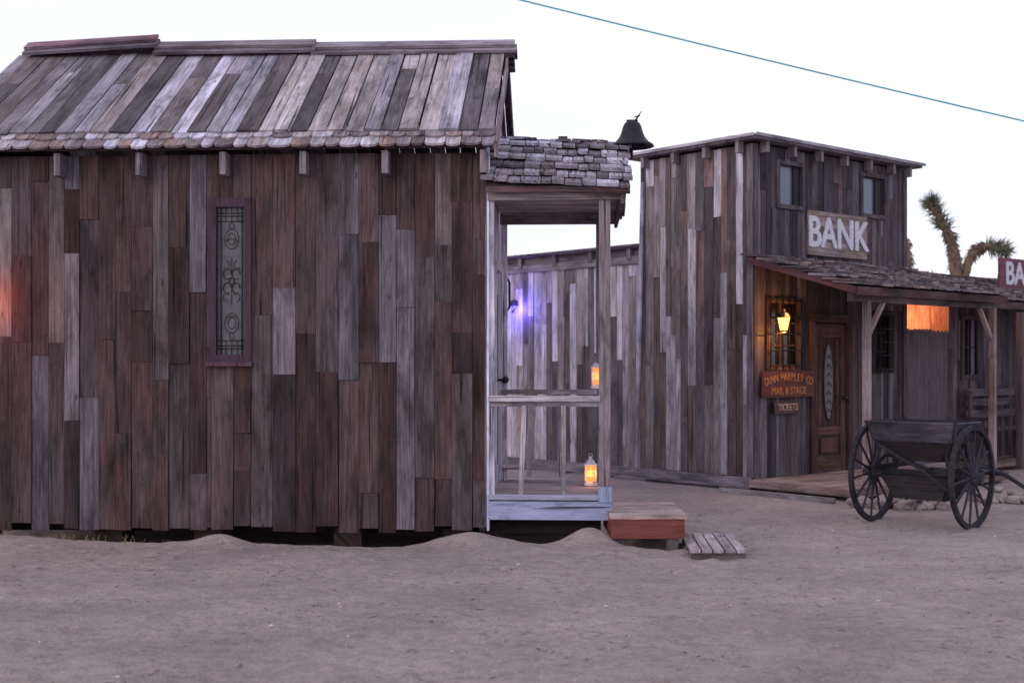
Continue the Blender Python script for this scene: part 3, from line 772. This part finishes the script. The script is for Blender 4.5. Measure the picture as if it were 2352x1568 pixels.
# ============================================================ CART
cart=empty('wooden_cart'); CO=V((3.77,11.62,0)); T=V((.733,-.68,0)).normalized(); Lx=V((-T.y,T.x,0))
def C(t,l,z): return CO+T*t+Lx*l+Z*z
CB=c(44,42,50); CB2=c(58,56,66)
for k,sg in ((0,-1),(1,1)):
    mb=MB(); ctr=C(sg*.475,0,.465); Rr=.465
    prof=[(Rr-.042,-.020),(Rr,-.020),(Rr,.020),(Rr-.042,.020),(Rr-.042,-.020)]
    mb.lathe(ctr,prof,CB,48,T)
    mb.lathe(ctr,[(0,-.1),(.035,-.1),(.045,-.06),(.07,-.035),(.07,.035),(.045,.06),(.035,.1),(0,.1)],CB2,18,T)
    for i in range(14):
        a=i*2*math.pi/14+.1; d=Lx*math.cos(a)+Z*math.sin(a)
        mb.tube([ctr+d*.05,ctr+d*.2,ctr+d*(Rr-.035)],[.016,.012,.010],CB2,6)
    mb.make('wheel',[W_OLD],cart,False)
mb=MB()
mb.tube([C(-.52,0,.465),C(.52,0,.465)],.02,CB,8)
mb.box(C(-.38,-.035,.43),Lx,T,Z,.07,.76,.07,CB)
tz0,tz1=.78,.955
def quadbox(p0,p1,p2,p3,nrm,th,col):
    P=(p1-p0); w=P.length; P=P/w; Q=(p3-p0); 
    Qn=(Q-P*Q.dot(P)); h=Qn.length; Qn=Qn/h
    pts=[((p-p0).dot(P),(p-p0).dot(Qn)) for p in (p0,p1,p2,p3)]
    N=P.cross(Qn)
    if N.dot(nrm)<0: N=-N
    mb.prism(p0,Qn,P,N,[(q,p) for p,q in pts],th,col)
l0,l1=-.18,.22
DKB=c(40,34,38)
quadbox(C(-.37,l0,tz0),C(.37,l0,tz0),C(.41,l0-.07,tz1),C(-.41,l0-.07,tz1),-Lx,.025,c(70,66,76))
quadbox(C(-.37,l1,tz0),C(.37,l1,tz0),C(.41,l1+.07,tz1),C(-.41,l1+.07,tz1),Lx,.025,CB)
quadbox(C(-.37,l0,tz0),C(-.37,l1,tz0),C(-.43,l1+.05,tz1),C(-.43,l0-.05,tz1),-T,.025,CB)
quadbox(C(.37,l0,tz0),C(.37,l1,tz0),C(.43,l1+.05,tz1),C(.43,l0-.05,tz1),T,.025,CB2)
for i in range(5): mb.box(C(-.37+i*.15,l0,tz0-.02),T,Lx,Z,.146,l1-l0,.022,jc(c(60,54,60),.1))
quadbox(C(-.22,-.08,.60),C(.22,-.08,.60),C(.34,-.16,.775),C(-.34,-.16,.775),-Lx,.02,DKB)
quadbox(C(.22,-.08,.60),C(.22,.14,.60),C(.34,.20,.775),C(.34,-.16,.775),T,.02,DKB)
quadbox(C(-.22,-.08,.60),C(-.22,.14,.60),C(-.34,.20,.775),C(-.34,-.16,.775),-T,.02,DKB)
quadbox(C(-.33,-.12,.45),C(.33,-.12,.45),C(.22,-.06,.24),C(-.22,-.06,.24),-Lx,.02,c(50,44,48))
quadbox(C(-.33,.3,.45),C(.33,.3,.45),C(.22,.24,.24),C(-.22,.24,.24),Lx,.02,DKB)
quadbox(C(.33,-.12,.45),C(.33,.3,.45),C(.22,.24,.24),C(.22,-.06,.24),T,.02,c(50,46,52))
quadbox(C(-.33,-.12,.45),C(-.33,.3,.45),C(-.22,.24,.24),C(-.22,-.06,.24),-T,.02,DKB)
mb.box(C(-.22,-.06,.235),T,Lx,Z,.44,.30,.015,CB)
for s in (-1,1):
    mb.beam(C(s*.36,-.25,.52),C(s*.36,.6,.52),.04,.045,CB)
    mb.tube([C(s*.36,-.22,.55),C(s*.36,0,.62),C(s*.36,.2,.60),C(s*.36,.5,.55)],.012,CB,6)
    mb.tube([C(s*.36,-.24,.54),C(s*.32,-.2,.66),C(s*.36,-.20,.80)],.013,CB,6)
    mb.tube([C(s*.34,.2,.54),C(s*.34,.2,.79)],.014,CB,6)
    mb.tube([C(s*.36,.55,.52),C(s*.37,1.0,.42),C(s*.38,1.6,.22),C(s*.38,2.3,.04)],[.024,.022,.020,.016],CB2,8)
    mb.tube([C(s*.1,-.10,.24),C(s*.1,.5,.46),C(s*.1,.9,.44)],.013,CB,6)
mb.tube([C(-.3,-.2,.72),C(.1,-.16,.50),C(.3,-.12,.34)],.014,CB2,6)
mb.beam(C(-.36,.95,.43),C(.36,.95,.43),.04,.04,CB)
mb.make('cart_body_and_shafts',[W_OLD],cart)
mb=MB()
for i in range(60):
    if i<42: x=R.uniform(3.45,4.5); y=R.uniform(12.7,13.3)-.25*(x-3.9)**2
    else: x=R.uniform(5.0,5.9); y=R.uniform(13.2,13.9)
    s=R.uniform(.04,.085); mb.blob(V((x,y,gh(x,y)+s*.4+(R.uniform(0,.1) if i%3==0 else 0))),(s*1.2,s*.9,s*.75),c(150,140,138),i)
mb.make('rock_pile',[ROCKM],None,False)
# ============================================================ JOSHUA TREE
jt=empty('joshua_tree')
limbs=[([V((7.85,22,-.1)),V((7.8,22,1.5)),V((7.75,22,2.6)),V((7.73,22,3.1)),V((7.70,22,3.4)),V((7.62,22,3.68)),V((7.48,21.95,3.92)),V((7.33,21.9,4.15)),V((7.24,21.9,4.30))],[.22,.18,.14,.10,.09,.08,.07,.06,.04]),
 ([V((7.8,22,2.4)),V((7.88,22,2.94)),V((7.95,22,3.22)),V((8.08,22,3.42)),V((8.26,22,3.50)),V((8.46,22,3.48)),V((8.62,22,3.42))],[.14,.09,.08,.075,.07,.06,.04]),
 ([V((7.85,22,1.2)),V((7.2,22.2,2.2)),V((6.98,22.2,2.9)),V((6.93,22.2,3.3)),V((6.91,22.2,3.66))],[.15,.13,.10,.09,.06]),
 ([V((7.8,22,2.0)),V((7.6,22.4,2.7)),V((7.4,22.4,2.95))],[.12,.1,.08])]
def smooth(pts,rad,n=5):
    P=[];Q=[]
    for i in range(len(pts)-1):
        p0=pts[max(i-1,0)];p1=pts[i];p2=pts[i+1];p3=pts[min(i+2,len(pts)-1)]
        for k in range(n):
            t=k/n; P.append(.5*((2*p1)+(-p0+p2)*t+(2*p0-5*p1+4*p2-p3)*t*t+(-p0+3*p1-3*p2+p3)*t**3)); Q.append(rad[i]*(1-t)+rad[i+1]*t)
    P.append(pts[-1]);Q.append(rad[-1]); return P,Q
mb=MB(); sm_l=[]
for p,r_ in limbs:
    P,Q=smooth(p,r_); Q=[q*R.uniform(.85,1.15) for q in Q]; sm_l.append((P,Q)); mb.tube(P,Q,c(128,106,94),9)
mb.make('trunk_and_limbs',[VC],jt,True)
mb=MB()
def spike(p,d,L,wd,col):
    s=d.cross(V((0,-1,.2))); 
    if s.length<.05: s=V((1,0,0))
    s=s.normalized()*wd; b=len(mb.v); mb.v+= [p-s,p+s,p+d*L]; mb.face([b,b+1,b+2],[(0,0)]*3,col)
def rd():
    while 1:
        v=V((R.uniform(-1,1),R.uniform(-1,1),R.uniform(-1,1)))
        if .1<v.length<1: return v.normalized()
GL=[c(112,116,100),c(94,100,88),c(130,128,108),c(80,84,74)]; DL=[c(136,112,100),c(112,92,84),c(96,80,76)]
for (P,Q),(g0,d0) in zip(sm_l,((.66,.50),(.66,.45),(2,.5),(.7,.4))):
    n=len(P)
    for i in range(n-1):
        f=i/(n-1); ax=(P[i+1]-P[i]).normalized()
        if f>g0: cnt=32
        elif f>d0: cnt=26
        elif f>.35: cnt=12
        else: continue
        for _ in range(cnt):
            q=P[i].lerp(P[i+1],R.random()); d=rd(); d=(d-ax*d.dot(ax)).normalized()
            if f>g0: dd=(d*.9+ax*R.uniform(-.2,1.2)).normalized(); spike(q+d*Q[i]*.7,dd,R.uniform(.12,.25),.009,jc(R.choice(GL)))
            else: dd=(d*.45-ax*R.uniform(.2,1.1)).normalized(); spike(q+d*Q[i],dd,R.uniform(.06,.13),.011,jc(R.choice(DL)))
    if g0<1:
        ax=(P[-1]-P[-2]).normalized()
        for _ in range(90):
            d=(rd()+ax*.7).normalized(); spike(P[-1]-ax*.05,d,R.uniform(.14,.28),.010,jc(R.choice(GL)))
mb.make('leaf_rosettes',[VC],jt)
# ============================================================ CABLE + poles
pw=empty('power_cable'); mb=MB()
def cz(x): return 7.24-.2405*x+.0009*(x-4)**2
mb.tube([V((x,20,cz(x))) for x in np.linspace(-9.5,11.0,50)],.012,(1,1,1),6); mb.make('cable',[CABLE],pw,True)
for x in (-9.5,11.0):
    up=empty('utility_pole'); mb=MB(); h=cz(x)
    mb.tube([V((x,20.12,-.3)),V((x,20.12,h*.5)),V((x,20.12,h+.3))],[.15,.13,.11],c(96,78,68),12); mb.make('pole_shaft',[W_OLD],up)
    mb=MB(); mb.beam(V((x,20.0,h-.5)),V((x,20.0,h-.05)),.06,.06,c(90,74,66)); mb.tube([V((x,20.1,h)),V((x,20.0,h))],.03,c(150,150,150),8); mb.make('insulator',[W_OLD],up)
# ============================================================ WORLD, LIGHT, CAMERA
sc=bpy.context.scene
w=bpy.data.worlds.new('World'); sc.world=w; w.use_nodes=True; nt=w.node_tree
for n in list(nt.nodes): nt.nodes.remove(n)
out=nd(nt,'ShaderNodeOutputWorld'); add=nd(nt,'ShaderNodeAddShader'); bg1=nd(nt,'ShaderNodeBackground'); bg2=nd(nt,'ShaderNodeBackground')
sk=nd(nt,'ShaderNodeTexSky',sky_type='NISHITA'); sk.sun_disc=False
SD=V((-.78,-.52,.30)).normalized()
sk.sun_elevation=math.asin(SD.z); sk.sun_rotation=math.atan2(SD.x,SD.y)
nt.links.new(sk.outputs[0],bg1.inputs[0]); bg1.inputs[1].default_value=.05
tc=nd(nt,'ShaderNodeTexCoord'); sp=nd(nt,'ShaderNodeSeparateXYZ'); nt.links.new(tc.outputs['Generated'],sp.inputs[0])
nt.links.new(ramp(nt,sp.outputs[2],[(0.0,(.76,.71,.86)),(.10,(.80,.765,.89)),(.24,(.90,.865,.95)),(1.0,(.80,.76,.87))]),bg2.inputs[0]); bg2.inputs[1].default_value=1.0
nt.links.new(bg1.outputs[0],add.inputs[0]); nt.links.new(bg2.outputs[0],add.inputs[1]); nt.links.new(add.outputs[0],out.inputs[0])
l=bpy.data.lights.new('sun','SUN'); l.energy=.5; l.angle=math.radians(22); l.color=(1,.90,.90)
o=bpy.data.objects.new('sun',l); o.rotation_euler=(-SD).to_track_quat('-Z','Y').to_euler(); sc.collection.objects.link(o)
cam=bpy.data.cameras.new('camera'); co=bpy.data.objects.new('camera',cam); sc.collection.objects.link(co)
co.location=(0,0,1.5); co.rotation_euler=(math.radians(90),0,0)
cam.sensor_width=36; cam.lens=2900/2352*36; cam.shift_y=46/2352; cam.clip_end=2000; cam.clip_start=.1
cam.dof.use_dof=True; cam.dof.focus_distance=10.4; cam.dof.aperture_fstop=2.2
sc.camera=co
sc.view_settings.view_transform='Standard'; sc.view_settings.look='None'; sc.view_settings.exposure=0
